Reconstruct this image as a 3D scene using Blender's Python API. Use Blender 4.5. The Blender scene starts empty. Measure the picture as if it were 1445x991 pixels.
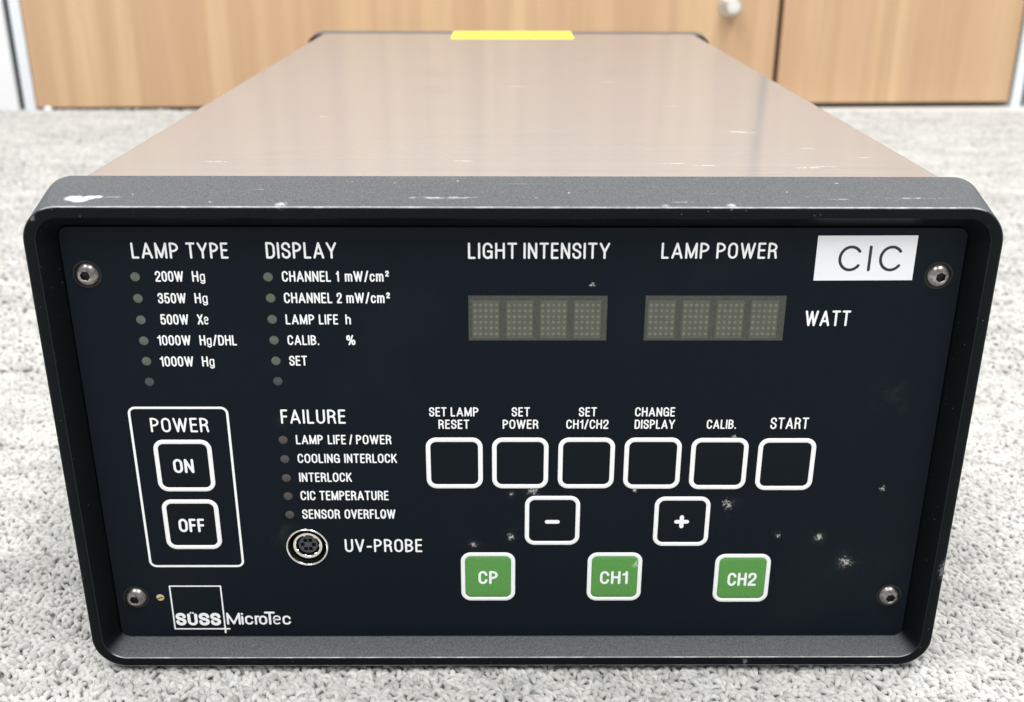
import bpy, bmesh, math, random
import numpy as np
from mathutils import Matrix, Vector

# ------------------------------------------------------------------ camera, world, lamps, exposure
S = 0.001                                   # the scene is measured in millimetres
sc = bpy.context.scene
sc.view_settings.view_transform = 'Standard'
sc.view_settings.look = 'None'
sc.view_settings.exposure = 0.0
sc.view_settings.gamma = 1.0
C = sc.collection

cd = bpy.data.cameras.new('camera')
cam = bpy.data.objects.new('camera', cd); C.objects.link(cam)
F = Vector((0.00674099, 0.92854467, -0.37115946))
R = Vector((0.99997717, -0.00608435, 0.0029401))
U = Vector((-0.00047175, 0.37117081, 0.92856449))
cam.matrix_world = Matrix(((R.x, U.x, -F.x, -3.52579*S), (R.y, U.y, -F.y, -372.49513*S),
                           (R.z, U.z, -F.z, 293.74527*S), (0, 0, 0, 1)))
cd.lens = 37.427; cd.sensor_width = 36; cd.clip_start = 0.01; cd.clip_end = 100
cd.dof.use_dof = True; cd.dof.focus_distance = 0.42; cd.dof.aperture_fstop = 13.0
sc.camera = cam

w = bpy.data.worlds.new('World'); sc.world = w; w.use_nodes = True
w.node_tree.nodes['Background'].inputs[0].default_value = (0.93, 0.97, 1.0, 1)
w.node_tree.nodes['Background'].inputs[1].default_value = 0.68

def area(name, loc, rot, sx, sy, power, col=(1, 1, 1)):
    l = bpy.data.lights.new(name, 'AREA'); l.shape = 'RECTANGLE'; l.size = sx; l.size_y = sy
    l.energy = power; l.color = col
    o = bpy.data.objects.new(name, l); C.objects.link(o); o.location = loc; o.rotation_euler = rot
    return o
# two rows of office ceiling fittings
area('ceiling_light', (-0.9, -0.25, 2.6), (0, 0, 0), 0.7, 3.4, 90, (1.0, 0.985, 0.96))
area('ceiling_light', (0.9, -0.25, 2.6), (0, 0, 0), 0.7, 3.4, 112, (1.0, 0.985, 0.96))

random.seed(7)
rng = np.random.default_rng(11)
PI = math.pi

# ------------------------------------------------------------------ measured layout of the front panel (mm: x, z)
PD=8.14
LEGENDS=[
  ([('LAMP', -141.92, -124.41, 178.5, 6.2), ('TYPE', -121.62, -106.09, 178.52, 6.2)], 0.13),
  ([('200W', -134.28, -123.7, 169.48, 4.23), ('Hg', -120.48, -115.61, 169.49, 4.23)], 0.146),
  ([('350W', -134.3, -123.68, 160.91, 4.16), ('Hg', -120.45, -115.53, 160.92, 4.17)], 0.146),
  ([('500W', -134.35, -123.65, 152.35, 4.23), ('Xe', -120.33, -116.02, 152.35, 4.23)], 0.146),
  ([('1000W', -136.48, -123.72, 143.86, 4.23), ('Hg/DHL', -120.39, -106.18, 143.87, 4.23)], 0.146),
  ([('1000W', -136.54, -123.62, 135.09, 4.29), ('Hg', -120.38, -115.54, 135.1, 4.29)], 0.146),
  ([('DISPLAY', -92.14, -65.92, 178.56, 6.33)], 0.13),
  ([('CHANNEL', -86.93, -68.63, 169.53, 4.24), ('1', -66.71, -65.61, 169.54, 4.24), ('mW/cm', -63.44, -48.96, 169.55, 4.24)], 0.146),
  ([('2', -48.26, -46.88, 171.58, 2.35)], 0.22),
  ([('CHANNEL', -86.81, -68.62, 161.02, 4.24), ('2', -66.95, -64.99, 161.03, 4.24), ('mW/cm', -63.33, -48.92, 161.04, 4.24)], 0.146),
  ([('2', -48.23, -46.84, 162.97, 2.39)], 0.22),
  ([('LAMP', -86.83, -75.92, 152.45, 4.1), ('LIFE', -74.22, -66.91, 152.46, 4.1), ('h', -64.14, -62.08, 152.46, 4.1)], 0.146),
  ([('CALIB.', -86.75, -74.7, 144.03, 4.09), ('%', -64.21, -60.82, 144.04, 4.09)], 0.146),
  ([('SET', -86.73, -79.82, 135.47, 4.15)], 0.146),
  ([('LIGHT', -17.22, 1.02, 178.51, 6.28), ('INTENSITY', 3.39, 35.49, 178.54, 6.28)], 0.13),
  ([('LAMP', 54.66, 72.38, 178.65, 6.22), ('POWER', 75.13, 97.78, 178.68, 6.22)], 0.13),
  ([('WATT', 110.88, 128.18, 151.93, 6.33)], 0.13),
  ([('POWER', -143.59, -120.61, 106.88, 6.31)], 0.13),
  ([('FAILURE', -91.87, -66.33, 110.63, 6.2)], 0.13),
  ([('LAMP', -86.61, -75.85, 101.54, 4.18), ('LIFE', -73.95, -66.77, 101.54, 4.18), ('/', -65.51, -64.1, 101.54, 4.18), ('POWER', -62.72, -48.65, 101.54, 4.18)], 0.146),
  ([('COOLING', -86.53, -69.63, 93.16, 4.17), ('INTERLOCK', -67.89, -46.78, 93.16, 4.17)], 0.146),
  ([('INTERLOCK', -86.52, -65.27, 84.58, 4.23)], 0.146),
  ([('CIC', -86.56, -80.45, 76.11, 4.37), ('TEMPERATURE', -78.91, -50.76, 76.1, 4.37)], 0.146),
  ([('SENSOR', -86.47, -70.96, 67.43, 4.43), ('OVERFLOW', -69.16, -48.3, 67.42, 4.44)], 0.146),
  ([('UV-PROBE', -69.87, -37.76, 51.5, 6.29)], 0.13),
  ([('SET', -33.36, -26.43, 113.78, 4.02), ('LAMP', -24.86, -13.9, 113.78, 4.02)], 0.146),
  ([('RESET', -29.77, -17.55, 108.37, 4.06)], 0.146),
  ([('SET', -0.83, 6.38, 113.78, 4.02)], 0.146),
  ([('POWER', -4.36, 9.82, 108.37, 4.06)], 0.146),
  ([('SET', 25.66, 32.79, 113.78, 4.03)], 0.146),
  ([('CH1/CH2', 20.83, 37.58, 108.37, 4.06)], 0.146),
  ([('CHANGE', 47.87, 63.64, 113.78, 4.03)], 0.146),
  ([('DISPLAY', 47.91, 63.9, 108.37, 4.07)], 0.146),
  ([('CALIB.', 76.55, 88.23, 108.37, 4.07)], 0.146),
  ([('START', 101.82, 116.99, 108.29, 5.05)], 0.13),
]
BUTTONS=[
  ('ON', -143.65, -120.49, 80.29, 103.55, 1.77, ('ON', -136.56, -128.33, 88.77, 6.36)),
  ('OFF', -143.49, -120.48, 53.09, 76.48, 1.81, ('OFF', -137.48, -126.83, 61.32, 6.34)),
  ('b1', -35.1, -12.36, 81.64, 104.51, 1.84, None),
  ('b2', -8.63, 13.99, 81.63, 104.5, 1.84, None),
  ('b3', 17.89, 40.57, 81.62, 104.5, 1.84, None),
  ('b4', 44.36, 67.27, 81.45, 104.5, 1.85, None),
  ('b5', 71.05, 94.05, 81.2, 104.34, 1.85, None),
  ('b6', 97.95, 121.14, 80.79, 104.19, 1.85, None),
  ('-', 4.73, 27.33, 55.0, 78.05, 1.75, None),
  ('+', 57.83, 80.71, 54.46, 77.71, 1.75, None),
  ('CP', -21.87, 0.86, 27.6, 51.23, 1.72, ('CP', -14.59, -6.4, 35.97, 6.49)),
  ('CH1', 31.16, 54.04, 27.53, 51.18, 1.72, ('CH1', 36.57, 48.28, 35.91, 6.41)),
  ('CH2', 84.63, 107.98, 26.82, 50.43, 1.73, ('CH2', 90.34, 102.54, 34.95, 6.51)),
]
GREEN_LEDS=[(-141.72, 171.42), (-141.72, 162.89), (-141.71, 154.28), (-141.67, 145.76), (-141.67, 137.31), (-141.61, 128.66), (-92.11, 171.4), (-91.82, 163.06), (-91.93, 154.53), (-91.9, 146.0), (-91.85, 137.47), (-91.79, 128.96)]
RED_LEDS=[(-91.68, 103.52), (-91.65, 94.94), (-91.68, 86.39), (-91.61, 78.03), (-91.56, 69.38)]
DISPLAYS=[[(-17.22, 164.08), (35.22, 164.13), (35.42, 146.0), (-17.44, 145.97)], [(49.81, 164.14), (102.89, 164.19), (103.16, 146.04), (49.59, 146.01)]]
STICKER=[(112.23, 187.53), (149.28, 187.77), (149.65, 170.46), (112.45, 170.16)]
SCREWS=[(-159.4, 172.43), (159.22, 172.22), (-159.43, 29.39), (159.64, 29.94)]
BRASS=(-149.28, 29.2)
POWER_BOX=[(-151.39, 117.96), (-112.1, 118.11), (-112.5, 44.48), (-152.21, 44.04)]
CONNECTOR=(-85.42, 54.0)
LOGO_SQUARE=[(-144.85, 34.67), (-123.37, 35.01), (-123.29, 13.46), (-144.71, 13.12)]
LOGO_LETTERS=[('S', -143.93, -139.57, 14.98, 6.43), ('Ü', -139.0, -134.73, 14.97, 6.43), ('S', -134.16, -129.62, 14.96, 6.43), ('S', -129.23, -124.82, 14.95, 6.43), ('M', -122.31, -116.42, 15.37, 6.11), ('i', -116.06, -115.18, 15.36, 6.11), ('c', -114.52, -111.0, 15.36, 6.11), ('r', -110.34, -108.31, 15.35, 6.11), ('o', -108.58, -105.05, 15.35, 6.11), ('T', -106.15, -101.53, 15.34, 6.64), ('e', -102.63, -99.11, 15.34, 6.11), ('c', -98.53, -94.92, 15.33, 6.11)]
SCUFFS=[(-16.54, 54.93, 2.43), (-0.96, 58.67, 2.97), (-0.72, 79.03, 1.62), (7.92, 80.34, 3.78), (87.73, 74.04, 4.05), (109.77, 59.26, 1.89), (126.62, 58.56, 2.97), (139.25, 46.52, 4.59), (29.39, 168.43, 1.89), (-53.31, 68.47, 1.62), (89.08, 82.59, 1.62), (49.41, 80.64, 1.89), (87.85, 105.01, 1.62), (150.14, 81.25, 2.43)]


W, H, DEPTH = 355.0, 200.25, 31.5          # the front frame flares towards the back
COVER_W, COVER_TOP, COVER_END, REAR_END = 330.6, 204.0, 613.0, 633.0

# ------------------------------------------------------------------ material helpers
def mat(name, col=(0.5, 0.5, 0.5), rough=0.5, metal=0.0, spec=0.5):
    m = bpy.data.materials.new(name); m.use_nodes = True
    b = m.node_tree.nodes['Principled BSDF']
    b.inputs['Base Color'].default_value = (*col, 1)
    b.inputs['Roughness'].default_value = rough
    b.inputs['Metallic'].default_value = metal
    b.inputs['Specular IOR Level'].default_value = spec
    return m
class N:
    """small node writer"""
    def __init__(s, m):
        s.m = m; s.t = m.node_tree; s.b = s.t.nodes['Principled BSDF']
    def new(s, k): return s.t.nodes.new(k)
    def link(s, a, b): s.t.links.new(a, b)
    def put(s, sock, v):
        if hasattr(v, 'is_linked') or isinstance(v, bpy.types.NodeSocket): s.link(v, sock)
        else: sock.default_value = v
    def obj(s): 
        if not hasattr(s, '_o'): s._o = s.new('ShaderNodeTexCoord').outputs['Object']
        return s._o
    def math(s, op, a, b=0.0, c=None, clamp=False):
        n = s.new('ShaderNodeMath'); n.operation = op; n.use_clamp = clamp
        s.put(n.inputs[0], a); s.put(n.inputs[1], b)
        if c is not None: s.put(n.inputs[2], c)
        return n.outputs[0]
    def scale(s, v, sx, sy, sz, loc=(0, 0, 0)):
        n = s.new('ShaderNodeMapping'); s.link(v, n.inputs['Vector'])
        n.inputs['Scale'].default_value = (sx, sy, sz); n.inputs['Location'].default_value = loc
        return n.outputs[0]
    def noise(s, v, scale, detail=2, rough=0.5, dist=0.0):
        n = s.new('ShaderNodeTexNoise'); s.link(v, n.inputs['Vector'])
        n.inputs['Scale'].default_value = scale; n.inputs['Detail'].default_value = detail
        n.inputs['Roughness'].default_value = rough; n.inputs['Distortion'].default_value = dist
        return n.outputs['Fac']
    def ramp(s, v, a, b, lo=0.0, hi=1.0, smooth=True):
        n = s.new('ShaderNodeMapRange'); s.link(v, n.inputs['Value'])
        n.interpolation_type = 'SMOOTHSTEP' if smooth else 'LINEAR'
        n.inputs['From Min'].default_value = a; n.inputs['From Max'].default_value = b
        n.inputs['To Min'].default_value = lo; n.inputs['To Max'].default_value = hi
        return n.outputs['Result']
    def mix(s, f, a, b):
        n = s.new('ShaderNodeMix'); n.data_type = 'RGBA'
        s.put(n.inputs['Factor'], f)
        for i, v in ((6, a), (7, b)):
            if isinstance(v, tuple): n.inputs[i].default_value = (*v, 1)
            else: s.link(v, n.inputs[i])
        return n.outputs[2]
    def bump(s, h, strength, dist):
        n = s.new('ShaderNodeBump'); s.link(h, n.inputs['Height'])
        n.inputs['Strength'].default_value = strength; n.inputs['Distance'].default_value = dist
        s.link(n.outputs[0], s.b.inputs['Normal'])
    def spots(s, v, centres, noise_scale, sq=1.0, thr=(0.46, 0.6), axis='Z'):
        """worn or dusty spots: each centre (x, z, r) in mm; broken up by noise"""
        sep = s.new('ShaderNodeSeparateXYZ'); s.link(v, sep.inputs[0])
        tot = None
        for cx, cz, r in centres:
            dx = s.math('SUBTRACT', sep.outputs['X'], cx*S)
            dz = s.math('MULTIPLY', s.math('SUBTRACT', sep.outputs[axis], cz*S), sq)
            d = s.math('SQRT', s.math('ADD', s.math('MULTIPLY', dx, dx), s.math('MULTIPLY', dz, dz)))
            f = s.ramp(d, 0.0, r*S, 1.0, 0.0)
            tot = f if tot is None else s.math('MAXIMUM', tot, f)
        n = s.noise(v, noise_scale, 4, 0.65, 0.6)
        hit = s.ramp(s.math('ADD', n, s.math('MULTIPLY', tot, 0.22)), thr[0]+0.16, thr[1]+0.16)
        return s.math('MULTIPLY', hit, s.math('POWER', tot, 0.6), clamp=True)
    def specks(s, v, scale, amount, size):
        """rare tiny dust specks"""
        n = s.new('ShaderNodeTexVoronoi'); s.link(v, n.inputs['Vector']); n.inputs['Scale'].default_value = scale
        near = s.ramp(n.outputs['Distance'], size*0.4, size, 1.0, 0.0)
        sep = s.new('ShaderNodeSeparateColor'); s.link(n.outputs['Color'], sep.inputs[0])
        pick = s.math('LESS_THAN', sep.outputs[0], amount)
        return s.math('MULTIPLY', near, s.math('MULTIPLY', pick, sep.outputs[1]))

def mat_panel():
    m = mat('black_overlay_film', (0.010, 0.0135, 0.0175), 0.6, 0, 0.10); n = N(m); v = n.obj()
    sc_ = n.spots(v, SCUFFS, 1000, 1.0, (0.44, 0.60))
    dust = n.specks(v, 380, 0.10, 0.12)
    film = n.ramp(n.noise(v, 14, 4, 0.6), 0.5, 0.8, 0.0, 0.006)
    grain = n.ramp(n.noise(v, 1600, 2, 0.6), 0.35, 0.7, 0.75, 1.3, False)
    c = n.mix(film, (0.0030, 0.0068, 0.0108), (0.5, 0.52, 0.55))
    hs = n.new('ShaderNodeVectorMath'); hs.operation = 'SCALE'; n.link(c, hs.inputs[0]); n.link(grain, hs.inputs['Scale'])
    c = n.mix(n.math('MULTIPLY', sc_, 0.72), hs.outputs[0], (0.62, 0.62, 0.58))
    haze = n.spots(v, [(cx_, cz_, r_*2.4) for cx_, cz_, r_ in SCUFFS[:9]] + [(-92.0, 112.0, 7.0), (148.0, 122.0, 13.0), (-95.0, 60.0, 12.0)], 120, 1.0, (0.38, 0.80))
    c = n.mix(n.math('MULTIPLY', haze, 0.022), c, (0.6, 0.62, 0.62))
    c = n.mix(n.math('MULTIPLY', dust, 0.14), c, (0.6, 0.6, 0.58))
    n.link(c, n.b.inputs['Base Color'])
    n.bump(n.noise(v, 1500, 2), 0.12, 0.0002)
    return m
def mat_bezel():
    m = mat('black_textured_enamel', (0.016, 0.019, 0.021), 0.5, 0, 0.09); n = N(m); v = n.obj()
    g = n.noise(v, 1700, 3, 0.7)
    sp = n.ramp(g, 0.56, 0.74, 0, 0.10)
    dust = n.specks(v, 520, 0.16, 0.2)
    c = n.mix(sp, (0.0028, 0.0048, 0.0058), (0.12, 0.13, 0.135))
    c = n.mix(n.math('MULTIPLY', dust, 0.10), c, (0.7, 0.7, 0.68))
    # paint chips: the bare patch at one top corner, a rubbed line along the top, one on the far side
    chipy = n.new('ShaderNodeSeparateXYZ'); n.link(v, chipy.inputs[0])
    topz = n.ramp(chipy.outputs['Z'], 0.1985, 0.2, 0, 1)
    chip = n.spots(v, [(-160.0, 8.0, 4.0), (-157.4, 6.4, 3.8), (-154.6, 8.6, 3.0), (-152.0, 9.3, 2.2)], 420, 1.3, (0.24, 0.30), 'Y')
    tail = n.spots(v, [(-146.5, 9.2, 10.0), (148.0, 9.0, 17.0), (118.0, 8.0, 10.0), (-28.0, 9.0, 26.0), (-95.0, 17.0, 7.0), (62.0, 5.0, 9.0)], 300, 13.0, (0.40, 0.62), 'Y')
    nicks = n.spots(v, [(-21.5, 26.0, 1.3), (-61.0, 25.0, 1.0), (20.0, 14.0, 1.2), (78.0, 2.0, 3.4), (54.0, 1.6, 2.4), (-110.0, 4.5, 1.4), (-84.0, 2.4, 4.0), (122.0, 24.0, 1.2), (-45.0, 24.0, .8), (-140.0, 12.0, 1.0), (8.0, 9.0, .9), (101.0, 15.0, .9)], 1200, 1.0, (0.42, 0.60), 'Y')
    c = n.mix(n.math('MULTIPLY', chip, topz), c, (0.88, 0.88, 0.87))
    edge = n.spots(v, [(177.2, 47.0, 3.2), (177.4, 51.0, 2.4), (-173.0, 196.6, 1.6), (99.0, 2.2, 1.6)], 700, 0.6, (0.36, 0.50))
    c = n.mix(n.math('MULTIPLY', edge, 0.22), c, (0.7, 0.7, 0.7))
    c = n.mix(n.math('MULTIPLY', n.math('MULTIPLY', tail, 0.35), topz), c, (0.75, 0.75, 0.75))
    c = n.mix(n.math('MULTIPLY', n.math('MULTIPLY', nicks, 0.55), topz), c, (0.75, 0.75, 0.75))
    lx = n.scale(v, 6, 90, 90)
    rub = n.ramp(n.noise(lx, 3.2, 5, 0.7), 0.62, 0.8, 0, 0.35)
    c = n.mix(n.math('MULTIPLY', n.math('MULTIPLY', rub, 0.5), topz), c, (0.6, 0.6, 0.6))
    # upward faces painted paler to imitate overhead light, mottled with fine dust
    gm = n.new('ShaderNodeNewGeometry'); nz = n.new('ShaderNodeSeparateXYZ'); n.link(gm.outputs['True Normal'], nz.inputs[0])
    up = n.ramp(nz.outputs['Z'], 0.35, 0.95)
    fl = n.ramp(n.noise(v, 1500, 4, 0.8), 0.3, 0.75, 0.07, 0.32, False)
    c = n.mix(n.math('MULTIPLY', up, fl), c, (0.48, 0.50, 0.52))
    n.link(c, n.b.inputs['Base Color'])
    n.bump(g, 0.25, 0.0002)
    return m
def mat_bezel_edge():
    m = mat('rubbed_edge_painted_glint', (0.1, 0.1, 0.1), 0.45, 0, 0.5); n = N(m); v = n.obj()
    f = n.ramp(n.noise(n.scale(v, 60, 200, 60), 2.0, 5, 0.7), 0.42, 0.68)
    ez = n.new('ShaderNodeSeparateXYZ'); n.link(v, ez.inputs[0])
    on = n.math('ADD', n.ramp(ez.outputs['Z'], 0.1985, 0.1995), n.ramp(ez.outputs['Z'], 0.005, 0.007, 1, 0), clamp=True)  # wear along the top; bottom lip line painted pale as caught light
    f = n.math('MULTIPLY', n.math('ADD', n.math('MULTIPLY', f, 0.45), 0.40, clamp=True), on)
    c = n.mix(f, (0.007, 0.009, 0.010), (0.50, 0.50, 0.50))
    n.link(c, n.b.inputs['Base Color']); return m
def mat_cover():
    m = mat('brushed_steel', (0.78, 0.71, 0.66), 0.34, 0.38); n = N(m); v = n.obj()
    lines = n.noise(n.scale(v, 4, 900, 900), 1.0, 4, 0.75)
    broad = n.noise(n.scale(v, 9, 1.5, 9), 1.0, 3, 0.5)
    c = n.mix(n.ramp(lines, 0.3, 0.7, 0, 1, False), (0.325, 0.338, 0.355), (0.390, 0.402, 0.420))
    c = n.mix(n.ramp(broad, 0.35, 0.65, 0, 0.5), c, (0.37, 0.365, 0.37))
    # finger marks and short bright scratches
    smear = n.ramp(n.noise(n.scale(v, 20, 45, 20), 1.3, 5, 0.6), 0.60, 0.72, 0, 0.22)
    c = n.mix(smear, c, (0.33, 0.30, 0.295))
    marks = n.spots(v, [(-50, 345, 17), (-47, 330, 15), (-50, 268, 16), (-44, 258, 15), (52, 420, 16), (66, 350, 20), (96, 480, 20), (20, 300, 12)], 130, 0.8, (0.42, 0.60), 'Y')
    c = n.mix(n.math('MULTIPLY', marks, 0.30), c, (0.20, 0.17, 0.16))
    rubs = n.spots(v, [(-20, 62, 7), (66, 58, 9), (78, 54, 8), (118, 50, 10), (124, 52, 8), (104, 130, 10), (110, 128, 8), (-120, 60, 9), (-96, 170, 5), (60, 300, 8), (128, 90, 6), (146, 70, 5)], 260, 6.0, (0.40, 0.52), 'Y')
    c = n.mix(n.math('MULTIPLY', rubs, 0.7), c, (0.9, 0.89, 0.88))
    scr = n.specks(n.scale(v, 12, 120, 1), 1.0, 0.20, 0.12)
    c = n.mix(scr, c, (0.97, 0.96, 0.94))
    n.link(c, n.b.inputs['Base Color'])
    n.link(n.ramp(lines, 0.3, 0.7, 0.095, 0.125, False), n.b.inputs['Roughness'])
    n.b.inputs['Anisotropic'].default_value = 1.0
    cb = n.new('ShaderNodeCombineXYZ'); cb.inputs[1].default_value = 1
    n.link(cb.outputs[0], n.b.inputs['Tangent'])
    n.bump(lines, 0.10, 0.0001)
    return m
def mat_wood(seed):
    m = mat('wood_veneer', (0.6, 0.42, 0.26), 0.45, 0, 0.4); n = N(m); v = n.obj()
    band = n.noise(n.scale(v, 26, 1, 0.9, (seed, 0, seed*2)), 1.0, 3, 0.55, 0.4)
    plank = n.noise(n.scale(v, 9, 1, 0.25, (seed*3, 0, 0)), 1.0, 2, 0.5)
    fine = n.noise(n.scale(v, 420, 1, 6, (seed, 0, 0)), 1.0, 3, 0.6)
    c = n.mix(n.ramp(band, 0.34, 0.66, 0, 1), (0.52, 0.342, 0.197), (0.645, 0.445, 0.262))
    c = n.mix(n.ramp(plank, 0.4, 0.62, 0, 0.55), c, (0.53, 0.325, 0.205))
    c = n.mix(n.ramp(fine, 0.45, 0.75, 0, 0.30), c, (0.45, 0.27, 0.15))
    n.link(c, n.b.inputs['Base Color']); return m
def mat_paint(name, col, rough=0.45, amt=0.12):
    m = mat(name, col, rough); n = N(m); v = n.obj()
    f = n.ramp(n.noise(v, 400, 3, 0.6), 0.35, 0.7, 0, amt)
    n.link(n.mix(f, col, tuple(k*0.7 for k in col)), n.b.inputs['Base Color']); return m
def mat_metal(name, col, rough, worn=(0.2, 0.18, 0.16), amt=0.5):
    m = mat(name, col, rough, 1.0); n = N(m); v = n.obj()
    k = n.noise(v, 500, 4, 0.65)
    n.link(n.mix(n.ramp(k, 0.42, 0.68, 0, amt), col, worn), n.b.inputs['Base Color'])
    n.link(n.ramp(k, 0.3, 0.7, rough*0.8, min(1, rough*1.5)), n.b.inputs['Roughness']); return m
def mat_pile():
    m = mat('wool_loop', (0.6, 0.6, 0.6), 0.9, 0, 0.15); n = N(m)
    a = n.new('ShaderNodeAttribute'); a.attribute_name = 'yarn'
    n.link(a.outputs['Color'], n.b.inputs['Base Color'])
    n.b.inputs['Sheen Weight'].default_value = 0.15
    return m
def mat_window():
    m = mat('smoked_display_window', (0.08, 0.085, 0.065), 0.4, 0, 0.2); n = N(m); v = n.obj()
    f = n.noise(v, 900, 3, 0.7)
    n.link(n.mix(n.ramp(f, 0.3, 0.7), (0.046, 0.050, 0.044), (0.072, 0.072, 0.062)), n.b.inputs['Base Color']); return m
def mat_green():
    m = mat('green_key_film', (0.10, 0.33, 0.075), 0.4, 0, 0.3); n = N(m); v = n.obj()
    f = n.noise(v, 1300, 3, 0.6)
    c = n.mix(n.ramp(f, 0.3, 0.7), (0.078, 0.255, 0.052), (0.10, 0.30, 0.068))
    c = n.mix(n.math('MULTIPLY', n.spots(v, [(51.6, 45.6, 3.6)], 900), 0.8), c, (0.6, 0.68, 0.55))
    n.link(c, n.b.inputs['Base Color']); return m

M = dict(
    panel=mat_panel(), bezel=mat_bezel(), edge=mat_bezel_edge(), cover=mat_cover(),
    white=mat_paint('white_print', (0.86, 0.87, 0.88), 0.5, 0.06), sticker=mat_paint('white_label_stock', (0.82, 0.83, 0.86), 0.5, 0.05),
    ink=mat_paint('black_ink', (0.012, 0.012, 0.016), 0.5, 0.1), key=mat('black_key_film', (0.0034, 0.0070, 0.0104), 0.6, 0, 0.10),
    green=mat_green(), window=mat_window(), dot=mat_paint('unlit_dot', (0.150, 0.155, 0.115), 0.45, 0.6),
    cell=mat_paint('unlit_matrix', (0.078, 0.080, 0.060), 0.5, 0.5),
    ledg=mat_paint('grey_green_lens', (0.088, 0.099, 0.076), 0.35, 0.5), ledd=mat_paint('dull_lens', (0.040, 0.048, 0.045), 0.35, 0.5),
    ledr=mat_paint('grey_brown_lens', (0.062, 0.049, 0.045), 0.35, 0.5),
    steel=mat_metal('worn_screw_steel', (0.30, 0.285, 0.27), 0.27, (0.07, 0.06, 0.055), 0.75),
    chrome=mat_metal('nickel_plate', (0.88, 0.86, 0.81), 0.16, (0.5, 0.48, 0.44), 0.35),
    brass=mat_metal('brass', (0.86, 0.68, 0.42), 0.25, (0.4, 0.28, 0.15), 0.3),
    rubber=mat_paint('black_rubber', (0.008, 0.009, 0.010), 0.6, 0.3), insert=mat_paint('grey_insert', (0.05, 0.058, 0.068), 0.5, 0.3),
    yellow=mat_paint('yellow_tape', (0.79, 0.78, 0.06), 0.5, 0.12),
    whitemetal=mat_paint('white_powder_coat', (0.74, 0.78, 0.82), 0.35, 0.05), whitewall=mat_paint('white_laminate', (0.80, 0.81, 0.82), 0.5, 0.04),
    dark=mat_paint('dark_gap_profile', (0.02, 0.025, 0.028), 0.6, 0.2), knob=mat('satin_knob', (0.80, 0.80, 0.77), 0.25, 0.35),
    steelknob=mat_metal('satin_steel_knob', (0.74, 0.72, 0.68), 0.3, (0.5, 0.48, 0.44), 0.3), recess=mat('dark_socket_wall', (0.012, 0.012, 0.012), 0.5, 0, 0.2), pinhole=mat('pin_hole', (0.003, 0.003, 0.004), 0.8, 0, 0.05),
    pile=mat_pile(), backing=mat_paint('carpet_backing', (0.55, 0.55, 0.54), 0.95, 0.3),
)

# ------------------------------------------------------------------ mesh helpers
class MB:
    def __init__(s): s.v = []; s.f = []; s.mi = []
    def add(s, vs, fs, mi=0):
        o = len(s.v); s.v += [tuple(p) for p in vs]
        s.f += [tuple(i+o for i in f) for f in fs]; s.mi += [mi]*len(fs)
    def loft(s, rings, closed=True, cap0=False, cap1=False, mis=None):
        n = len(rings[0]); o = len(s.v)
        for r in rings: s.v += [tuple(p) for p in r]
        for i in range(len(rings)-1):
            for j in range(n if closed else n-1):
                k = (j+1) % n
                s.f.append((o+i*n+j, o+i*n+k, o+(i+1)*n+k, o+(i+1)*n+j)); s.mi.append(mis[i] if mis else 0)
        if cap0: s.f.append(tuple(o+j for j in reversed(range(n)))); s.mi.append(mis[0] if mis else 0)
        if cap1: s.f.append(tuple(o+(len(rings)-1)*n+j for j in range(n))); s.mi.append(mis[-1] if mis else 0)
    def box(s, x0, x1, y0, y1, z0, z1, mi=0):
        s.add([(x, y, z) for z in (z0, z1) for y in (y0, y1) for x in (x0, x1)],
              [(0, 2, 3, 1), (4, 5, 7, 6), (0, 1, 5, 4), (2, 6, 7, 3), (0, 4, 6, 2), (1, 3, 7, 5)], mi)
    def build(s, name, mats, parent=None, smooth=False, recalc=True):
        me = bpy.data.meshes.new(name)
        me.from_pydata([(x*S, y*S, z*S) for x, y, z in s.v], [], s.f)
        mats = mats if isinstance(mats, (list, tuple)) else [mats]
        for m in mats: me.materials.append(m)
        me.polygons.foreach_set('material_index', s.mi)
        if recalc:
            bm = bmesh.new(); bm.from_mesh(me); bmesh.ops.recalc_face_normals(bm, faces=bm.faces); bm.to_mesh(me); bm.free()
        if smooth:
            me.polygons.foreach_set('use_smooth', [True]*len(me.polygons))
            me.set_sharp_from_angle(angle=math.radians(32))
        o = bpy.data.objects.new(name, me); C.objects.link(o)
        if parent: o.parent = parent
        return o
def empty(name, loc=(0, 0, 0), rz=0.0):
    o = bpy.data.objects.new(name, None); C.objects.link(o); o.empty_display_size = 0.05
    o.location = [k*S for k in loc]; o.rotation_euler = (0, 0, rz); return o
def child_empty(name, parent):
    o = empty(name); o.parent = parent; return o
def tag(o, label=None, cat=None, group=None, kind=None):
    for k, v in (('label', label), ('category', cat), ('group', group), ('kind', kind)):
        if v: o[k] = v
    return o
def rrect(x0, x1, z0, z1, r, n=10):
    """rounded rectangle in x-z, counter-clockwise seen from the front (-y)"""
    pts = []
    for cx, cz, a0 in ((x1-r, z1-r, 0), (x0+r, z1-r, PI/2), (x0+r, z0+r, PI), (x1-r, z0+r, 1.5*PI)):
        for i in range(n+1):
            a = a0 + i/n*PI/2; pts.append((cx+r*math.cos(a), cz+r*math.sin(a)))
    return pts
def at(pts, y): return [(x, y, z) for x, z in pts]

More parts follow.
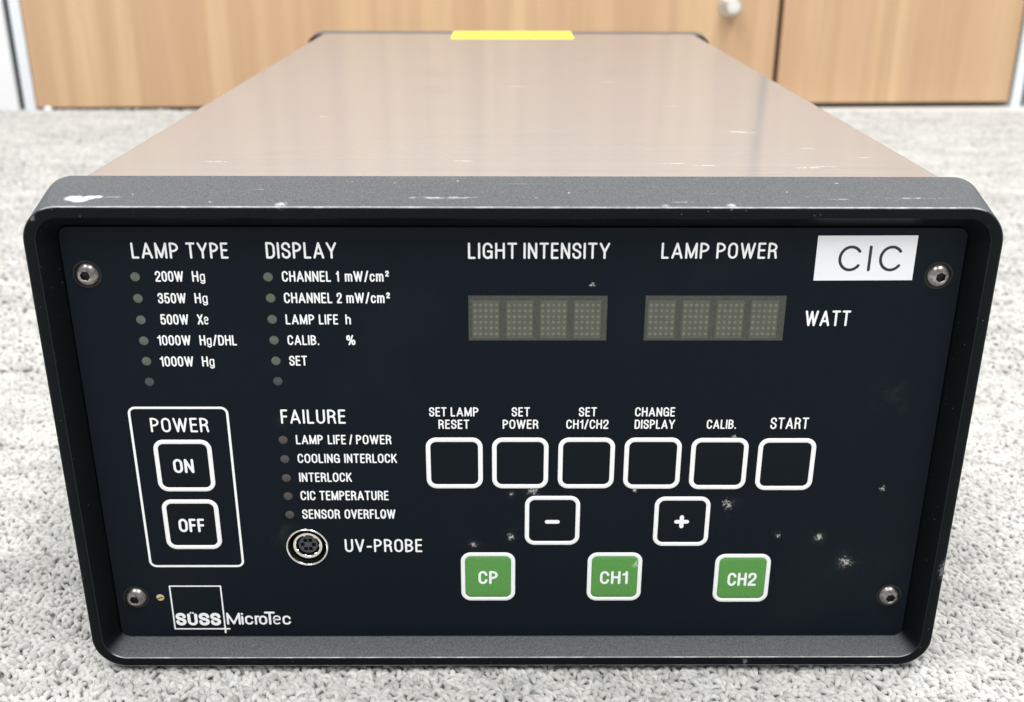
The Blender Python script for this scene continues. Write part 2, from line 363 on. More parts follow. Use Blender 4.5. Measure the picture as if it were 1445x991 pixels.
# ------------------------------------------------------------------ lettering: strokes of even width, condensed grotesque
def smooth_path(P, closed=False, n=7):
    out = []; m = len(P)
    rngs = range(m) if closed else range(m-1)
    g = (lambda i: P[i % m]) if closed else (lambda i: P[min(max(i, 0), m-1)])
    for i in rngs:
        p0, p1, p2, p3 = g(i-1), g(i), g(i+1), g(i+2)
        for k in range(n):
            t = k/n; t2 = t*t; t3 = t2*t
            out.append(tuple(0.5*((2*b)+(-a+c)*t+(2*a-5*b+4*c-d)*t2+(-a+3*b-3*c+d)*t3) for a, b, c, d in zip(p0, p1, p2, p3)))
    if not closed: out.append(P[-1])
    return out
def earc(cx, cy, rx, ry, a0, a1, n=8):
    return [(cx+rx*math.cos(math.radians(a0+(a1-a0)*i/n)), cy+ry*math.sin(math.radians(a0+(a1-a0)*i/n))) for i in range(n+1)]
def oval(w, h0=0.0, h1=1.0, ry=0.30):
    return earc(w/2, h1-ry, w/2, ry, 0, 180) + earc(w/2, h0+ry, w/2, ry, 180, 360)
def seg(*p): return [[p[i], p[i+1]] for i in range(len(p)-1)]
def s_curve(w): return smooth_path([(w, .74), (w*.88, .92), (w*.5, 1), (w*.12, .92), (w*.0, .75), (w*.13, .61), (w*.5, .515), (w*.88, .405), (w, .25), (w*.88, .08), (w*.5, 0), (w*.1, .08), (0, .27)])
def bowl(w, z0, z1, r=None):
    ry = (z1-z0)/2; rx = min(w*.75, ry)
    return [(0, z1), (w-rx, z1)] + earc(w-rx, z1-ry, rx, ry, 90, -90)[1:] + [(0, z0)]
def glyph(c):
    if c == 'A': w = .46; return w, seg((0, 0), (w/2, 1)) + seg((w/2, 1), (w, 0)) + seg((w*.18, .29), (w*.82, .29))
    if c == 'B': w = .36; return w, [[(0, 0), (0, 1)], bowl(w*.93, .53, 1), bowl(w, 0, .53)]
    if c == 'C': w = .37; return w, [earc(w/2, .70, w/2, .30, 8, 180) + earc(w/2, .30, w/2, .30, 180, 352)]
    if c == 'D': w = .37; return w, [[(0, 0), (0, 1)], [(0, 1), (w*.45, 1)] + earc(w*.45, .68, w*.55, .32, 90, 0)[1:] + earc(w*.45, .32, w*.55, .32, 0, -90) + [(0, 0)]]
    if c == 'E': w = .29; return w, seg((0, 0), (0, 1)) + seg((0, 1), (w, 1)) + seg((0, .53), (w*.92, .53)) + seg((0, 0), (w, 0))
    if c == 'F': w = .27; return w, seg((0, 0), (0, 1)) + seg((0, 1), (w, 1)) + seg((0, .51), (w*.9, .51))
    if c == 'G': w = .39; return w, [earc(w/2, .70, w/2, .30, 8, 180) + earc(w/2, .30, w/2, .30, 180, 350)] + seg((w*.55, .46), (w, .46)) + seg((w, .46), (w, .02))
    if c == 'H': w = .38; return w, seg((0, 0), (0, 1)) + seg((w, 0), (w, 1)) + seg((0, .53), (w, .53))
    if c == 'I': return 0.0, seg((0, 0), (0, 1))
    if c == 'K': w = .38; return w, seg((0, 0), (0, 1)) + seg((0, .36), (w*.95, 1)) + seg((w*.36, .60), (w, 0))
    if c == 'L': w = .27; return w, seg((0, 1), (0, 0)) + seg((0, 0), (w, 0))
    if c == 'M': w = .50; return w, seg((0, 0), (0, 1)) + seg((0, 1), (w/2, .03)) + seg((w/2, .03), (w, 1)) + seg((w, 1), (w, 0))
    if c == 'N': w = .38; return w, seg((0, 0), (0, 1)) + seg((0, 1), (w, 0)) + seg((w, 0), (w, 1))
    if c == 'O': w = .39; return w, [oval(w) + [oval(w)[0]]]
    if c == 'P': w = .35; return w, [[(0, 0), (0, 1)], bowl(w, .46, 1)]
    if c == 'R': w = .36; return w, [[(0, 0), (0, 1)], bowl(w*.96, .49, 1), smooth_path([(w*.5, .49), (w*.84, .42), (w*.9, .22), (w, 0)])]
    if c == 'S': w = .36; return w, [s_curve(w)]
    if c == 'T': w = .38; return w, seg((0, 1), (w, 1)) + seg((w/2, 1), (w/2, 0))
    if c == 'U': w = .37; return w, [[(0, 1)] + earc(w/2, .28, w/2, .28, 180, 360) + [(w, 1)]]
    if c == 'V': w = .42; return w, seg((0, 1), (w/2, 0)) + seg((w/2, 0), (w, 1))
    if c == 'W': w = .66; return w, seg((0, 1), (w*.26, 0)) + seg((w*.26, 0), (w/2, .97)) + seg((w/2, .97), (w*.74, 0)) + seg((w*.74, 0), (w, 1))
    if c == 'X': w = .42; return w, seg((0, 0), (w, 1)) + seg((0, 1), (w, 0))
    if c == 'Y': w = .44; return w, seg((0, 1), (w/2, .42)) + seg((w, 1), (w/2, .42)) + seg((w/2, .42), (w/2, 0))
    if c == '0': w = .34; return w, [oval(w) + [oval(w)[0]]]
    if c == '1': w = .17; return w, [[(w, 0), (w, 1)], smooth_path([(w, 1), (w*.75, .86), (0, .78)])]
    if c == '2': w = .35; return w, [smooth_path([(0, .70), (w*.1, .91), (w*.5, 1), (w*.9, .92), (w, .74), (w*.86, .55), (w*.4, .31), (w*.08, .12), (0, 0)])] + seg((0, 0), (w, 0))
    if c == '3': w = .35; return w, [smooth_path([(0, .76), (w*.12, .93), (w*.5, 1), (w*.88, .92), (w*.94, .76), (w*.82, .58), (w*.42, .53)]), smooth_path([(w*.42, .53), (w*.86, .46), (w, .27), (w*.88, .07), (w*.5, 0), (w*.1, .07), (0, .26)])]
    if c == '5': w = .35; return w, seg((w*.92, 1), (w*.14, 1)) + seg((w*.14, 1), (w*.04, .47)) + [smooth_path([(w*.04, .47), (w*.24, .60), (w*.55, .64), (w*.9, .53), (w, .31), (w*.88, .08), (w*.5, 0), (w*.12, .07), (0, .24)])]
    if c == 'm': w = .50; return w, [[(0, 0), (0, .72)], [(0, .5)] + earc(w/4, .52, w/4, .20, 180, 0) + [(w/2, 0)], [(w/2, .5)] + earc(w*.75, .52, w/4, .20, 180, 0) + [(w, 0)]]
    if c == 'c': w = .30; return w, [earc(w/2, .50, w/2, .22, 12, 180) + earc(w/2, .22, w/2, .22, 180, 348)]
    if c == 'e': w = .34; return w, [[(0, .41), (w, .41)] + earc(w/2, .52, w/2, .24, 0, 180) + earc(w/2, .23, w/2, .23, 180, 318)]
    if c == 'g': w = .31; return w, [oval(w, 0.0, .72, .22) + [oval(w, 0.0, .72, .22)[0]], [(w, .72), (w, -.08)] + earc(w/2, -.08, w/2, .16, 0, -165)]
    if c == 'h': w = .30; return w, [[(0, 0), (0, 1)], [(0, .48)] + earc(w/2, .52, w/2, .20, 180, 0) + [(w, 0)]]
    if c == 'i': return 0.0, [[(0, 0), (0, .72)], [(0, .98), (0, 1.0)]]
    if c == 'o': w = .34; return w, [oval(w, 0, .72, .25) + [oval(w, 0, .72, .25)[0]]]
    if c == 'r': w = .17; return w, [[(0, 0), (0, .72)], [(0, .46)] + earc(w, .50, w, .22, 180, 90)]
    if c == '/': w = .24; return w, seg((0, -.05), (w, 1.05))
    if c == '.': return 0.0, seg((0, 0), (0, .03))
    if c == '-': w = .20; return w, seg((0, .40), (w, .40))
    if c == '%': w = .62; return w, [oval(.2, .52, 1, .16) + [oval(.2, .52, 1, .16)[0]], [(x+.42, y) for x, y in oval(.2, 0, .48, .16) + [oval(.2, 0, .48, .16)[0]]], [(.16, -.02), (.46, 1.02)]]
    raise KeyError(c)
NCAP = 6
def ribbon(mb, path, t, y, mi=0):
    """even-width stroke with round ends lying in the plane y"""
    P = [path[0]]
    for q in path[1:]:
        if math.hypot(q[0]-P[-1][0], q[1]-P[-1][1]) > 1e-4: P.append(q)
    if len(P) < 2: P.append((P[0][0], P[0][1]+1e-3))
    closed = math.hypot(P[0][0]-P[-1][0], P[0][1]-P[-1][1]) < 1e-3 and len(P) > 4
    if closed: P.pop()
    n = len(P); L = []; Rr = []
    for i in range(n):
        a = P[(i-1) % n] if (closed or i > 0) else P[i]; b = P[(i+1) % n] if (closed or i < n-1) else P[i]
        d = (b[0]-a[0], b[1]-a[1]); l = math.hypot(*d) or 1; nx, nz = -d[1]/l, d[0]/l
        L.append((P[i][0]+nx*t/2, P[i][1]+nz*t/2)); Rr.append((P[i][0]-nx*t/2, P[i][1]-nz*t/2))
    if closed:
        mb.loft([at(L+[L[0]], y), at(Rr+[Rr[0]], y)], closed=False, mis=[mi])
        return
    ring = list(L)
    a = math.atan2(L[-1][1]-P[-1][1], L[-1][0]-P[-1][0])
    capA = [(P[-1][0]+t/2*math.cos(a-PI*k/NCAP), P[-1][1]+t/2*math.sin(a-PI*k/NCAP)) for k in range(NCAP+1)]
    a = math.atan2(Rr[0][1]-P[0][1], Rr[0][0]-P[0][0])
    capB = [(P[0][0]+t/2*math.cos(a-PI*k/NCAP), P[0][1]+t/2*math.sin(a-PI*k/NCAP)) for k in range(NCAP+1)]
    mb.loft([at(L, y), at(Rr, y)], closed=False, mis=[mi])
    mb.add(at(capA, y), [tuple(range(NCAP+1))], mi); mb.add(at(capB, y), [tuple(range(NCAP+1))], mi)
def word(mb, text, x0, x1, z0, cap, bold, y, mi=0, gap=0.235):
    t = bold*cap; gl = [glyph(c) for c in text]
    nat = sum(g[0] for g in gl) + gap*(len(gl)-1)
    tn = bold
    sx = (x1-x0-t)/nat if nat > 1e-6 else cap
    x = x0+t/2; k = 0
    for ch, (wd, strokes) in zip(text, gl):
        tk = t*0.78 if ch in 'eg' else t
        for st in strokes:
            ribbon(mb, [(x+px*sx, z0+t/2+pz*(cap-t)) for px, pz in st], tk, y-0.006*(k % 5), mi); k += 1
        x += (wd+gap)*sx

# ------------------------------------------------------------------ the power supply
unit = empty('power_supply', (0, 0, 0))
tag(unit, 'black fronted lamp power supply with a long brushed metal cover, standing on the carpet', 'power supply')

def bezel_ring(inset, y, r=13.5):
    return at(rrect(-W/2+inset, W/2-inset, inset, H-inset, min(r, max(r-inset, 4.2)), 12), y)
prof = [(14.0, DEPTH+0.01), (-3.9, DEPTH), (-4.25, DEPTH-0.4), (-0.06, 0.45), (0.13, 0.13), (0.45, 0.0), (3.75, 0.0), (4.1, 0.12), (4.3, 0.5), (9.0, PD), (9.1, PD+5)]
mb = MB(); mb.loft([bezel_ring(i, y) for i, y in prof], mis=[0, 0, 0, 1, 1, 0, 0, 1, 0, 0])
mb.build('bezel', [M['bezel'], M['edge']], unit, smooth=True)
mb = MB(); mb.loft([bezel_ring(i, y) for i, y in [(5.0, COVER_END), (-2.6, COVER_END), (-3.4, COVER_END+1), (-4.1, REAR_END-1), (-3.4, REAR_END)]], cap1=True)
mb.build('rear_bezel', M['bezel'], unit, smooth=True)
mb = MB(); cv = rrect(-COVER_W/2, COVER_W/2, -2.0, COVER_TOP, 1.6, 6)
mb.loft([at(cv, DEPTH-2), at(cv, COVER_END+1)]); mb.build('cover', M['cover'], unit, smooth=True)
for sx in (-1, 1):
    for y in (70, 560):
        mb = MB(); cx = sx*150
        mb.loft([[(cx+r*math.cos(a*PI/12), y+r*math.sin(a*PI/12), z) for a in range(24)] for r, z in ((9, -1.9), (9, -9), (8, -10))], cap1=True)
        mb.build('foot', M['rubber'], unit)

# front panel with the hole for the probe socket
def panel_mesh():
    bm = bmesh.new()
    def loop(pts, y):
        vs = [bm.verts.new((x*S, y*S, z*S)) for x, z in pts]
        return vs, [bm.edges.new((vs[i], vs[(i+1) % len(vs)])) for i in range(len(vs))]
    outer = rrect(-W/2+9.7, W/2-9.7, 9.7, H-9.7, 3.4, 8)
    cx, cz = CONNECTOR; hole = [(cx+8.2*math.cos(a*PI/24), cz+8.2*math.sin(a*PI/24)) for a in range(48)]
    vo, eo = loop(outer, PD); vh, eh = loop(hole, PD)
    bmesh.ops.triangle_fill(bm, use_beauty=True, edges=eo+eh)
    vo2, _ = loop(outer, PD+2); vh2, _ = loop(hole, PD+2)
    for a, b in ((vo, vo2), (vh, vh2)):
        for i in range(len(a)):
            j = (i+1) % len(a); bm.faces.new((a[i], a[j], b[j], b[i]))
    bmesh.ops.recalc_face_normals(bm, faces=bm.faces)
    me = bpy.data.meshes.new('front_panel'); bm.to_mesh(me); bm.free(); return me
me = panel_mesh(); me.materials.append(M['panel'])
panel = bpy.data.objects.new('front_panel', me); C.objects.link(panel); panel.parent = unit
if sum(p.normal.y*p.area for p in me.polygons if abs(p.normal.y) > .9) > 0: me.flip_normals()

YP = PD-0.06                                    # plane of the printing
for words_, bold in LEGENDS:
    mb = MB()
    for t, x0, x1, z0, cap in words_: word(mb, t, x0, x1, z0, cap, bold, YP)
    o = mb.build('printed_text', M['white'], panel)
    o['label'] = 'white lettering reading ' + ' '.join(w_[0] for w_ in words_)
def outline(name, x0, x1, z0, z1, r, th, y, m, parent):
    mb = MB(); ri = max(r-th, 0.3)
    mb.loft([at(rrect(x0, x1, z0, z1, r), y+0.05), at(rrect(x0, x1, z0, z1, r), y), at(rrect(x0+th, x1-th, z0+th, z1-th, ri), y), at(rrect(x0+th, x1-th, z0+th, z1-th, ri), y+0.05)])
    return mb.build(name, m, parent)
outline('power_outline', -151.8, -112.3, 44.25, 118.0, 3.0, 0.95, PD-0.06, M['white'], panel)

# maker's mark
mb = MB()
lx0, lx1, lz0, lz1 = -144.8, -123.35, 13.25, 34.85
for k, (a, b) in enumerate((((lx0, lz1), (lx1, lz1)), ((lx0, lz1), (lx0, lz0)), ((lx0, lz0), (lx1+1.8, lz0)), ((lx1, lz1), (lx1, lz0-1.9)))):
    ribbon(mb, [a, b], 0.62, YP-0.006*k)
ribbon(mb, [(lx1-1.9, lz0), (lx1+1.9, lz0)], 0.75, YP-0.030); ribbon(mb, [(lx1, lz0-1.9), (lx1, lz0+1.7)], 0.75, YP-0.036)
for t, x0, x1, z0, cap in LOGO_LETTERS:
    if t == 'Ü':
        word(mb, 'U', x0, x1, z0, cap-0.35, .215, YP)
        xm = (x0+x1)/2
        for dx in (-0.45, 0.45): ribbon(mb, [(xm+dx*1.15, z0+cap-0.02), (xm+dx*1.15, z0+cap+0.06)], 0.8, YP-0.04)
    elif t == 'S': word(mb, t, x0, x1, z0, cap, .225, YP)
    elif t == 'i':
        ribbon(mb, [((x0+x1)/2, z0+.45), ((x0+x1)/2, z0+4.0)], 0.9, YP); ribbon(mb, [((x0+x1)/2, z0+5.4), ((x0+x1)/2, z0+5.5)], 0.95, YP)
    else: word(mb, t, x0, x1, z0, cap, .145, YP-(0.02 if t == 'T' else 0))
mb.build('maker_logo', M['white'], panel)

# indicator lamps
def lamp_mesh(m):
    mb = MB(); r = 1.78
    mb.loft([[(q*math.cos(a*PI/12), y, q*math.sin(a*PI/12)) for a in range(24)] for q, y in ((r, 0.02), (r, -0.10), (r*.8, -0.22), (r*.4, -0.30))], cap1=True)
    o = mb.build('indicator_lamp', m, unit, smooth=True); return o
protos = {}
for pts, keyf in ((GREEN_LEDS, lambda i: 'ledd' if i in (5, 11) else 'ledg'), (RED_LEDS, lambda i: 'ledr')):
    for i, (x, z) in enumerate(pts):
        k = keyf(i)
        if k not in protos: o = protos[k] = lamp_mesh(M[k])
        else: o = protos[k].copy(); C.objects.link(o); o.parent = unit
        o.location = (x*S, PD*S, z*S)

# two dot-matrix displays
for q in DISPLAYS:
    x0 = (q[0][0]+q[3][0])/2; x1 = (q[1][0]+q[2][0])/2; z1 = (q[0][1]+q[1][1])/2; z0 = (q[2][1]+q[3][1])/2
    mb = MB(); mb.box(x0, x1, PD-0.05, PD+0.3, z0, z1)
    win = mb.build('display_window', M['window'], unit)
    wd = x1-x0; pitch = wd*0.2445
    for k in range(4):
        cx = x0 + wd*(0.030+0.095) + k*pitch + (0 if q is DISPLAYS[0] else -0.3)
        mb = MB(); hw = wd*0.097
        mb.box(cx-hw, cx+hw, PD-0.09, PD-0.04, z0+0.9, z1-1.9, 0)
        dz = (z1-1.9-z0-0.9)/6.6
        for r in range(6):
            for c in range(5):
                x = cx+(c-2)*hw*2/5.0; z = z0+1.6+dz*(r+.5); rr = 0.58
                mb.add([(x+rr*math.cos(a*PI/5), PD-0.12, z+rr*math.sin(a*PI/5)) for a in range(10)], [tuple(range(10))], 1)
        mb.build('digit_module', [M['cell'], M['dot']], win)

# push buttons
for name, x0, x1, z0, z1, th, txt in BUTTONS:
    green = name in ('CP', 'CH1', 'CH2')
    b = child_empty('push_button', unit)
    b['label'] = ('green key marked ' + name) if green else (('black key marked ' + ('minus' if name == '-' else 'plus' if name == '+' else name)) if name[0] != 'b' else 'blank black key')
    r = 4.2
    outer = lambda i: rrect(x0+i, x1-i, z0+i, z1-i, max(r-i, .6))
    mb = MB(); mb.loft([at(outer(0), PD), at(outer(0.05), PD-0.22), at(outer(0.35), PD-0.38), at(outer(th-0.3), PD-0.38), at(outer(th), PD-0.24), at(outer(th), PD)])
    mb.build('border', M['white'], b, smooth=True)
    mb = MB()
    if green: rings = [at(outer(th+0.02), PD-0.02), at(outer(th+0.18), PD-0.16), at(outer(th+0.5), PD-0.30), at(outer(th+1.4), PD-0.36)]
    else: rings = [at(outer(th+0.02), PD-0.02), at(outer(th+0.25), PD-0.10), at(outer(th+0.9), PD-0.22), at(outer(th+2), PD-0.26)]
    mb.loft(rings, cap1=True); mb.build('key_face', M['green'] if green else M['key'], b, smooth=True)
    yf = (PD-0.40) if green else (PD-0.31)
    mb = MB()
    if txt: word(mb, txt[0], txt[1], txt[2], txt[3], txt[4], .165, yf)
    elif name in '+-':
        cx = (x0+x1)/2; cz = (z0+z1)/2
        if name == '-': cz -= 0.45
        ribbon(mb, [(cx-2.2, cz), (cx+2.2, cz)], 1.75, yf)
        if name == '+': ribbon(mb, [(cx, cz-2.2), (cx, cz+2.2)], 1.75, yf-0.01)
    if mb.f: mb.build('symbol', M['white'], b)

# button-head socket screws
def screw(x, z, spin):
    n = 48; R0 = 4.75
    def circ(r, y): return [(r*math.cos(2*PI*a/n), y, r*math.sin(2*PI*a/n)) for a in range(n)]
    def hexa(r, y):
        o = []
        for a in range(n):
            th = 2*PI*a/n+1e-6; k = (th % (PI/3))-PI/6; o.append((r*math.cos(PI/6)/math.cos(k)*math.cos(th), y, r*math.cos(PI/6)/math.cos(k)*math.sin(th)))
        return o
    mb = MB()
    mb.loft([circ(R0, 0.1), circ(R0, -0.45), circ(4.6, -0.8), circ(4.2, -1.45), circ(3.6, -2.0), circ(2.9, -2.4), circ(2.3, -2.62), hexa(2.05, -2.62), hexa(1.9, -2.5), hexa(1.85, -0.7), hexa(0.5, -0.4)],
            cap1=True, mis=[0]*8+[1, 1])
    o = mb.build('screw', [M['steel'], M['rubber']], unit, smooth=True); o.location = (x*S, PD*S, z*S); o.rotation_euler = (0, spin, 0)
    mb = MB(); mb.loft([circ(5.3, 0.0), circ(5.3, -0.12), circ(4.6, -0.12)]); 
    mb.build('washer', M['rubber'], o)
for (x, z), sp in zip(SCREWS, (0.2, 0.6, 0.1, 0.9)): screw(x, z, sp)
mb = MB(); bx, bz = BRASS; n = 24
mb.loft([[(bx+r*math.cos(2*PI*a/n), PD-y, bz+r*math.sin(2*PI*a/n)) for a in range(n)] for r, y in ((1.7, 0), (1.7, .2), (1.3, .42))], cap1=True)
ang = math.radians(25); dx, dz = math.cos(ang), math.sin(ang); nx, nz = -dz, dx
sl = [(bx+dx*1.25+nx*.26, bz+dz*1.25+nz*.26), (bx-dx*1.25+nx*.26, bz-dz*1.25+nz*.26), (bx-dx*1.25-nx*.26, bz-dz*1.25-nz*.26), (bx+dx*1.25-nx*.26, bz+dz*1.25-nz*.26)]
mb.add(at(sl, PD-.44), [(0, 1, 2, 3)], 1)
o = mb.build('brass_screw', [M['brass'], M['rubber']], unit); o['label'] = 'tiny slotted brass screw beside the square logo'

# probe socket
cx, cz = CONNECTOR; n = 64
def cir(r, y, f=None): return [((cx+(r+(f(a) if f else 0))*math.cos(2*PI*a/n)), PD+y, cz+(r+(f(a) if f else 0))*math.sin(2*PI*a/n)) for a in range(n)]
sock = child_empty('probe_socket', unit)
mb = MB(); mb.loft([cir(8.75, 0.05), cir(8.75, -0.5), cir(8.55, -0.72), cir(8.25, -0.72), cir(8.0, -0.5), cir(7.75, 1.0), cir(7.65, 2.0), cir(7.4, 7.5), cir(4.0, 7.5)], mis=[0, 0, 0, 0, 0, 1, 1, 1]); mb.build('outer_ring', [M['chrome'], M['recess']], sock, smooth=True)
key = lambda a: -0.45 if (a % 9 in (0, 1) and a not in (27, 28, 36)) else 0.0
mb = MB(); mb.loft([cir(6.15, 7.4), cir(6.15, 1.2), cir(6.0, 0.9), cir(5.1, 0.9, key), cir(4.95, 1.05, key), cir(4.95, 4.2, key), cir(4.5, 4.4)], mis=[1, 0, 0, 0, 1, 1]); mb.build('inner_ring', [M['chrome'], M['recess']], sock, smooth=True)
mb = MB(); mb.loft([cir(6.0, 3.6), cir(4.05, 3.55), cir(4.0, 1.9)], mis=[1, 1]); mb.loft([cir(4.0, 1.6)], cap1=True) if False else None
mb.add(cir(4.0, 1.9), [tuple(range(n))], 0)
for px_, pz_ in ((-1.0, 2.0), (1.0, 2.0), (-2.35, 0), (2.35, 0), (-1.0, -2.0), (1.0, -2.0)):
    mb.add([(cx+px_+a*.8, PD+1.87, cz+pz_+b*.8) for a, b in ((-1, -1), (1, -1), (1, 1), (-1, 1))], [(0, 1, 2, 3)], 1)
mb.build('pin_insert', [M['insert'], M['pinhole']], sock)

# stuck-on white label and yellow tape
mb = MB()
q = [(112.35, 187.6), (149.45, 187.75), (149.5, 170.4), (112.4, 170.2)]
mb.loft([at(q, PD), at(q, PD-0.12)], cap1=True)
st = mb.build('name_label', M['sticker'], unit); st['label'] = 'white printed label reading CIC'
mb = MB()
for k, (t, x0, x1) in enumerate((('C', 121.2, 129.5), ('I', 131.95, 132.95), ('C', 136.4, 144.7))):
    if t == 'I': ribbon(mb, [(132.5, 174.4), (132.5, 183.3)], 1.12, PD-0.15)
    else:
        cxx = (x0+x1)/2; ribbon(mb, earc(cxx, 178.85, 4.0, 4.45, 38, 322, 28), 1.12, PD-0.15)
mb.build('printed_text', M['ink'], st)
mb = MB(); ys = [(568, .12), (590, .12), (COVER_END-2.2, .14), (COVER_END-0.3, .85), (COVER_END+3, .85), (REAR_END-8.0, .85)]
mb.loft([[(-49.5, y, COVER_TOP+h), (55.5, y+1, COVER_TOP+h)] for y, h in ys], closed=False)
mb.build('yellow_tape', M['yellow'], unit)

# ------------------------------------------------------------------ cabinet behind
rz = math.atan2(90, 1690)
cab = empty('storage_cabinet', (-802, 1468, -6), rz)
tag(cab, 'wood veneer cabinet with plain flush doors and a round knob, standing behind the power supply', 'cabinet')
CH = 980
def slab(name, x0, x1, y0, y1, z0, z1, m, parent, bev=1.2):
    mb = MB(); b = bev
    mb.loft([[(x0+i, y, z0+i), (x1-i, y, z0+i), (x1-i, y, z1-i), (x0+i, y, z1-i)] for i, y in ((b, y0), (0, y0+b), (0, y1))], cap0=True, cap1=True)
    return mb.build(name, m, parent)
d1 = slab('door', 2, 1269.5, 0, 18, 9, CH, mat_wood(3.1), cab); d1['label'] = 'wide wood veneer door with a round knob'
d2 = slab('door', 1279, 1702, 0, 18, 9, CH, mat_wood(7.7), cab); d2['label'] = 'narrow wood veneer door with no knob'
slab('carcass', 0, 1707, 19, 420, 4, CH+18, M['dark'], cab)
slab('post', -17, 0.5, -2, 30, -2, CH+18, M['whitemetal'], cab); slab('post', 1708, 1725, -2, 30, -2, CH+18, M['whitemetal'], cab)
# round knob near the free edge of the wide door
mb = MB(); kx, kz, n = 1183, 174, 40
def kc(r, y, sq=1.0): return [(kx+r*math.cos(2*PI*a/n), y, kz+r*math.sin(2*PI*a/n)) for a in range(n)]
mb.loft([kc(19, 0), kc(19, -3), kc(17.5, -5), kc(13, -6), kc(11, -12), kc(12.5, -17), kc(13.5, -23), kc(13.2, -29), kc(12.2, -30.5), kc(10.8, -31)], cap1=True, mis=[0]*9+[1, 1])
mb.build('knob', [M['steelknob'], M['knob']], d1, smooth=True)
mb = MB(); n = 20
mb.loft([[(20+7*math.cos(p)*math.cos(2*PI*a/n), 2+7*math.cos(p)*math.sin(2*PI*a/n), 6+6*math.sin(p)) for a in range(n)] for p in (-1.2, -.8, -.4, 0, .4, .8, 1.2)], cap0=True, cap1=True)
mb.build('foot', M['whitemetal'], cab, smooth=True)
wl = empty('wall_panel', (-802, 1468, -6), rz)
tag(wl, 'white wall panel beside the far left end of the wood cabinet', 'wall panel')
slab('panel', -900, -27.5, -3, 30, -2, 1200, M['whitewall'], wl); slab('joint', -26.5, -18, 8, 28, -2, 1200, M['dark'], wl)
wr = empty('wall_panel', (-802, 1468, -6), rz)
tag(wr, 'grey white wall panel at the far right end of the wood cabinet beside the narrow door', 'wall panel')
slab('panel', 1736, 2500, -3, 30, -2, 1200, M['whitewall'], wr); slab('joint', 1726, 1735, 8, 28, -2, 1200, M['dark'], wr)

# ------------------------------------------------------------------ carpet
mb = MB(); mb.box(-3000, 3000, -1500, 1900, -30, -6.0)
tag(mb.build('carpet', M['backing']), 'grey loop pile carpet', 'carpet', kind='structure')

def vnoise(x, y, seed):
    """smooth value noise on arrays"""
    r = np.random.default_rng(seed); T = r.random((256, 256))
    xi = np.floor(x).astype(int); yi = np.floor(y).astype(int); fx = x-xi; fy = y-yi
    fx = fx*fx*(3-2*fx); fy = fy*fy*(3-2*fy); g = lambda a, b: T[a % 256, b % 256]
    return (g(xi, yi)*(1-fx)+g(xi+1, yi)*fx)*(1-fy)+(g(xi, yi+1)*(1-fx)+g(xi+1, yi+1)*fx)*fy
def scatter(pitch, y0, y1, jit):
    xs = np.arange(-1500, 1500, pitch); ys = np.arange(y0, y1, pitch*0.92)
    X, Y = np.meshgrid(xs, ys); X = X + (np.arange(len(ys)) % 2)[:, None]*pitch*.5
    X = X.ravel(); Y = Y.ravel()
    half = 330+(Y+372)*0.62                       # a margin either side of what the photograph takes in
    keep = (np.abs(X) < half) & ~((np.abs(X) < 168) & (Y > 14) & (Y < 675))
    X = X[keep]; Y = Y[keep]
    return X+rng.normal(0, jit*pitch, X.size), Y+rng.normal(0, jit*pitch, X.size)
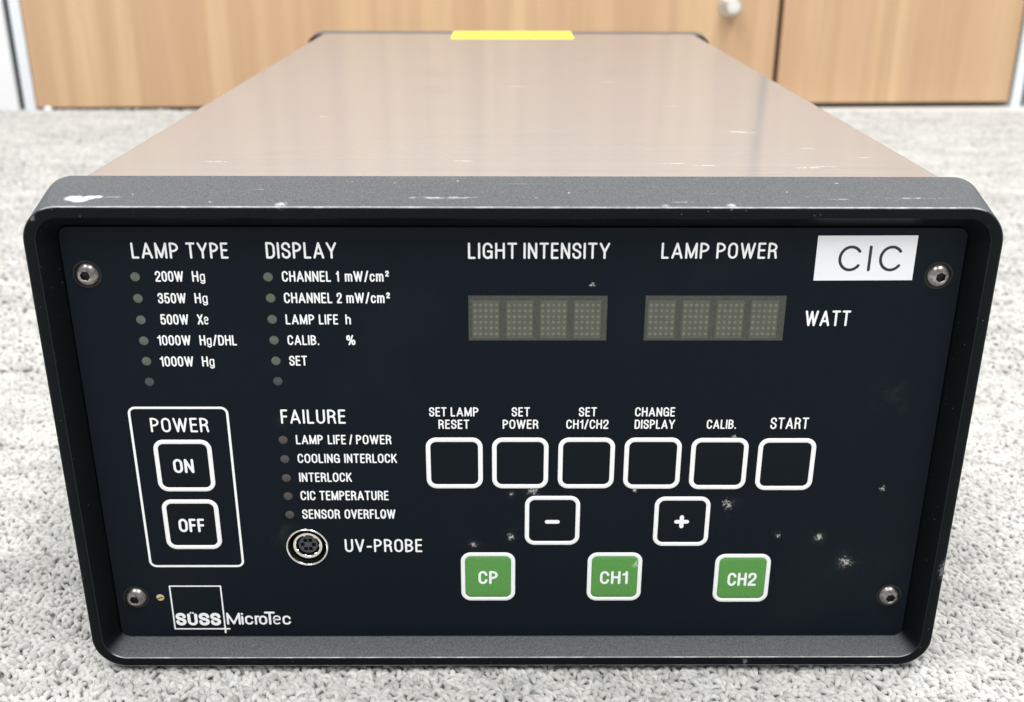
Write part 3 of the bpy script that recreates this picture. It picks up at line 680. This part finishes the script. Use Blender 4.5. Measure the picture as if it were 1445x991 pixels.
def loops(X, Y, size, nseg, nsid, rad, tall):
    n = X.size
    th = np.radians(-48)+0.75*(vnoise(X/9, Y/9, 1)-.5)*2 + rng.normal(0, .40, n)
    th = np.where(rng.random(n) < .25, th+PI/2, th)
    L = size*(0.8+0.5*rng.random(n)); h = size*(tall+0.28*rng.random(n)); lean = rng.normal(.12, .35, n)*size
    R0 = rad*(0.8+0.45*rng.random(n))
    zt = -5.7 - 0.8*rng.random(n) + 0.8*(vnoise(X/22, Y/22, 5)-.5)
    dx, dy = np.cos(th), np.sin(th); V = []
    for i in range(nseg+1):
        t = i/nseg; a = PI*t; u = -np.cos(a)*L/2; z = np.sin(a)**.8*h if 0 < t < 1 else 0*h
        side = np.sin(a)*lean
        px = X+dx*u-dy*side; py = Y+dy*u+dx*side; pz = zt+z
        tu, tz = math.sin(a), math.cos(a)          # tangent in the arch plane
        rr = R0*(0.75+0.25*math.sin(a))
        for j in range(nsid):
            b = 2*PI*j/nsid; cb, sb = math.cos(b), math.sin(b)
            V.append(np.stack([px-dy*cb*rr-dx*tz*sb*rr, py+dx*cb*rr-dy*tz*sb*rr, pz+tu*sb*rr], -1))
    V = np.stack(V, 1)                             # n, ring*side, 3
    q = []
    for i in range(nseg):
        for j in range(nsid):
            k = (j+1) % nsid; q.append((i*nsid+j, i*nsid+k, (i+1)*nsid+k, (i+1)*nsid+j))
    q = np.array(q); per = V.shape[1]
    Fc = (q[None]+(np.arange(n)*per)[:, None, None]).reshape(-1, 4)
    tone = 0.445 + 0.055*(vnoise((X+Y*.8)/60, Y/14, 8)-.5)*2 + 0.045*(vnoise(X/13, Y/8, 9)-.5)*2 + rng.normal(0, .03, n)
    tone = np.where(rng.random(n) < .07, tone*.76, tone)
    tone = np.clip(tone, .2, .84)
    warm = rng.normal(0, .004, n)
    col = np.stack([tone+warm, tone*.99, tone*.955-warm, np.ones(n)], -1)
    return V.reshape(-1, 3), Fc, np.repeat(col, per, 0)
def pile(parts):
    Vs, Fs, Cs, o = [], [], [], 0
    for v, f, c in parts: Vs.append(v); Fs.append(f+o); Cs.append(c); o += len(v)
    V = np.concatenate(Vs)*S; Fc = np.concatenate(Fs); Cc = np.concatenate(Cs)
    me = bpy.data.meshes.new('carpet_pile')
    me.vertices.add(len(V)); me.vertices.foreach_set('co', V.astype(np.float32).ravel())
    me.loops.add(Fc.size); me.loops.foreach_set('vertex_index', Fc.astype(np.int32).ravel())
    me.polygons.add(len(Fc)); me.polygons.foreach_set('loop_start', np.arange(0, Fc.size, 4, dtype=np.int32))
    me.polygons.foreach_set('use_smooth', np.ones(len(Fc), dtype=bool))
    at_ = me.attributes.new('yarn', 'FLOAT_COLOR', 'POINT'); at_.data.foreach_set('color', Cc.astype(np.float32).ravel())
    me.update(calc_edges=True); me.validate()
    me.materials.append(M['pile'])
    ob = bpy.data.objects.new('carpet_pile', me); C.objects.link(ob)
    return tag(ob, 'light grey wool loop pile covering the floor under the power supply', 'carpet pile', kind='stuff')
pa = scatter(2.5, -230, 330, .17); pb = scatter(4.6, 330, 1475, .2)
pile([loops(*pa, 3.9, 6, 5, 1.28, .42), loops(*pb, 6.6, 4, 4, 1.9, .50)])
